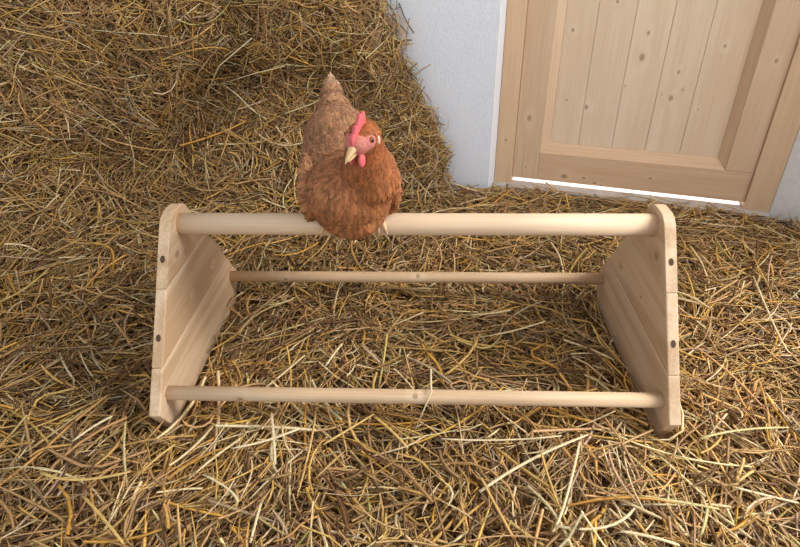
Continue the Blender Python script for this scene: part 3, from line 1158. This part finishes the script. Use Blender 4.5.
# beak: upper and lower mandible
def mandible(name, base, tip, bend, w, h):
    bm_ = bmesh.new()
    rings = []
    for k in range(8):
        a = k / 7
        c_ = base.lerp(tip, a) + hup * (bend * math.sin(a * math.pi))
        wr = HS * w * (1 - a) ** 0.75 + 0.0006
        hr = HS * h * (1 - a) ** 0.8 + 0.0006
        rings.append([bm_.verts.new(c_ + hlf * (wr * math.cos(t)) + hup * (hr * math.sin(t))) for t in [i * math.pi / 6 for i in range(12)]])
    for r0, r1 in zip(rings[:-1], rings[1:]):
        for i in range(12):
            bm_.faces.new((r0[i], r0[(i + 1) % 12], r1[(i + 1) % 12], r1[i]))
    bm_.faces.new(rings[0][::-1])
    bm_.faces.new(rings[-1])
    return obj_bm(name, bm_, M_beak, hen, True)


mandible('upper_beak', HL(0.029, 0, -0.001), HL(0.058, 0, -0.013), 0.0030, 0.0078, 0.0068)
mandible('lower_beak', HL(0.029, 0, -0.0085), HL(0.050, 0, -0.0145), -0.0008, 0.0060, 0.0038)
# comb: single toothed plate along the crown
cp = [(0.036, 0.002), (0.038, 0.013), (0.034, 0.022), (0.030, 0.020), (0.026, 0.033), (0.021, 0.029), (0.013, 0.046), (0.008, 0.039),
      (0.001, 0.043), (-0.002, 0.030), (-0.007, 0.018), (0.010, 0.012)]
bm = prism_bm(cp, lambda a, b, h: HL(a, h + 0.10 * (b - 0.01), b), -0.0030, 0.0030, 0.0016, 2)
obj_bm('comb', bm, M_comb, hen, True)
for s in (-1, 1):
    bm = bmesh.new()
    ellips(bm, HL(0.026, s * 0.0085, -0.024), (0.0044, 0.0085, 0.0120), rh, 16)
    ellips(bm, HL(0.025, s * 0.0070, -0.014), (0.0028, 0.0055, 0.006), rh, 12)
    wmsh = remeshed(bm, 0.0014, 5)
    wmsh.materials.clear()
    wmsh.materials.append(M_comb)
    wmsh.polygons.foreach_set('use_smooth', np.ones(len(wmsh.polygons), dtype=bool))
    wo = bpy.data.objects.new('wattle', wmsh)
    C.objects.link(wo)
    wo.parent = hen
    bm = bmesh.new()
    ellips(bm, HL(-0.002, s * 0.0225, -0.002), (0.0032, 0.0048, 0.0078), rh, 14)
    obj_bm('ear_lobe', bm, M_lobe, hen, True)
    bm = bmesh.new()
    ec = HL(0.013, s * 0.0205, 0.0065)
    ellips(bm, ec, (0.0042, 0.0048, 0.0048), rh, 16)
    eo = obj_bm('eye', bm, M_iris, hen, True)
    bm = bmesh.new()
    ellips(bm, ec + hlf * (s * 0.0022) + fwd * 0.0006, (0.0026, 0.0034, 0.0034), rh, 12)
    obj_bm('pupil', bm, M_pupil, eo, True)

# feet gripping the bar (bar axis runs along x, its centre below the origin)
BR = 0.0225


def around(x, ang, r=0.0065):
    """point on a circle round the bar; 0 = on top, 90 = front"""
    a = math.radians(ang)
    xw = x
    return Vector((xw, -math.sin(a) * (BR + r), -BR + math.cos(a) * (BR + r)))


for fx in (HPt(329, 220, 1.03).x, HPt(378, 220, 1.03).x):
    bm = tube_bm([Vector((fx, 0.012, 0.055)), Vector((fx, 0.006, 0.03)), around(fx, -5)], [0.010, 0.007, 0.0075], 10)
    foot = obj_bm('shank', bm, M_leg, hen, True)
    for dx, a_end in ((-0.016, 95), (0.0, 108), (0.016, 95)):
        pts = [around(fx + dx * k / 5, -5 + (a_end + 5) * k / 5) for k in range(6)]
        obj_bm('toe', tube_bm(pts, [0.0062, 0.006, 0.0052, 0.0052, 0.0046, 0.0038], 10), M_leg, foot, True)
        cl = [around(fx + dx, a_end - 3, 0.006), around(fx + dx * 1.08, a_end + 12, 0.0055), around(fx + dx * 1.1, a_end + 24, 0.0025)]
        obj_bm('claw', tube_bm(cl, [0.0030, 0.0022, 0.0006], 8), M_claw, foot, True)
    pts = [around(fx, -5 - 80 * k / 4) for k in range(5)]
    obj_bm('toe', tube_bm(pts, [0.0062, 0.0055, 0.005, 0.0045, 0.0032], 10), M_leg, foot, True)

# ------------------------------------------------------------------ single loose stalks
def stalk_obj(pts, w, col, label, group=None):
    me_bm = tube_bm(pts, [w * 0.5] * (len(pts) - 1) + [w * 0.3], 6, flat=0.6)
    o_ = obj_bm('straw_stalk', me_bm, col, None, True)
    tag(o_, label, 'straw', group)
    return o_


M_s1 = plain('stalk_gold', lin(206, 172, 104), 0.5, 0.35, 0.12, 90)
M_s2 = plain('stalk_pale', lin(218, 200, 160), 0.5, 0.35, 0.10, 90)
M_s3 = plain('stalk_green', lin(194, 182, 126), 0.5, 0.35, 0.12, 90)
yf = 1.043 - 0.218
stalk_obj([P(431, 369, yf + 0.04), P(431, 385, yf + 0.006), P(431.5, 392, yf - 0.012), P(425, 407, yf - 0.022), P(411, 440, yf - 0.045)], 0.0042, M_s2,
          'pale bent straw stalk hanging over the middle of the front rung')

FLOOR_STALKS = [  # pixel lines of stalks that lie on top, colour, label
    ([(580, 440), (566, 500), (552, 536)], 1, 'long pale stalk pointing towards the viewer, below the right half of the front rung'),
    ([(556, 528), (604, 529), (634, 510)], 1, 'pale stalk curling up at its right end near the lower picture edge'),
    ([(620, 531), (680, 544)], 1, 'pale straight stalk at the lower picture edge, right of the curling stalk'),
    ([(704, 516), (698, 542)], 2, 'short greenish stalk near the lower right corner of the bedding'),
    ([(734, 487), (766, 494), (800, 500)], 1, 'pale level stalk running out at the right picture edge'),
    ([(480, 488), (532, 458), (588, 436)], 1, 'long pale stalk rising to the right below the front rung'),
    ([(736, 481), (742, 462)], 0, 'upper of two short golden stalks right of the stand'),
    ([(736, 486), (752, 474)], 0, 'lower of two short golden stalks right of the stand'),
    ([(640, 494), (680, 499), (720, 506)], 2, 'greenish level stalk below the right side of the stand'),
    ([(176, 447), (142, 474)], 0, 'golden slanting stalk just below the left foot of the stand'),
    ([(272, 416), (276, 468)], 1, 'pale upright stalk just below the left part of the front rung'),
    ([(300, 429), (266, 443), (232, 451)], 1, 'pale stalk crossing the upright stalk below the front rung'),
    ([(262, 506), (251, 546)], 1, 'pale stalk at the lower picture edge, left of the middle'),
    ([(82, 494), (124, 545)], 0, 'golden stalk slanting down to the right in the lower left corner'),
    ([(111, 414), (71, 438)], 1, 'pale slanting stalk left of the left foot of the stand'),
    ([(206, 483), (231, 498), (240, 511)], 1, 'pale bowed stalk lying in the lower left of the bedding'),
    ([(374, 412), (350, 426), (323, 443)], 0, 'golden stalk slanting left from the middle of the front rung'),
    ([(374, 413), (408, 445)], 0, 'golden stalk slanting right from the middle of the front rung'),
    ([(441, 443), (500, 445), (560, 444)], 1, 'long pale level stalk below the right half of the front rung'),
    ([(343, 349), (326, 371)], 1, 'short pale stalk lying between the two lower rungs'),
    ([(55, 268), (28, 288), (0, 303)], 0, 'golden stalk slanting to the left picture edge beside the stand'),
    ([(752, 280), (775, 330), (790, 352)], 1, 'long pale stalk lying right of the stand near the right wall'),
    ([(700, 440), (740, 430), (790, 425)], 2, 'greenish stalk right of the right foot of the stand'),
    ([(40, 470), (75, 478), (130, 470)], 0, 'golden level stalk in the lower left of the bedding'),
]
MATS = [M_s1, M_s2, M_s3]
for k, (pix, ci, lb) in enumerate(FLOOR_STALKS):
    zt = 0.022 + 0.008 * (k % 3)
    pts = [G(a, b, zt) for a, b in pix]
    for p_ in pts:
        p_.z = float(bed_z(np.array(p_.x), np.array(p_.y))) + 0.045 + 0.004 * (k % 4)
    if len(pts) == 2:
        pts = [pts[0], pts[0].lerp(pts[1], 0.5) + Vector((0.001, 0, 0.004)), pts[1]]
    # smooth through the three points
    cur = []
    for t in [i / 8 for i in range(9)]:
        cur.append(pts[0] * ((1 - t) * (1 - 2 * t)) + pts[1] * (4 * t * (1 - t)) + pts[2] * (t * (2 * t - 1)))
    stalk_obj(cur, 0.0046 + 0.0008 * (k % 3), MATS[ci], lb, 'loose stalks on top of the bedding')
for pix, lb in (([(252, 38), (219, 66), (200, 108)], 'long pale stalk slanting down across the bale, left of the tail'),
                ([(227, 82), (256, 73), (285, 66)], 'pale stalk lying level on the bale, left of the tail tip'),
                ([(282, 0), (288, 20), (293, 41)], 'pale stalk hanging from the top of the bale')):
    pts = [P(a, b, 1.93) for a, b in pix]
    stalk_obj(pts, 0.0054, M_s2, lb, 'loose stalks on the bale')
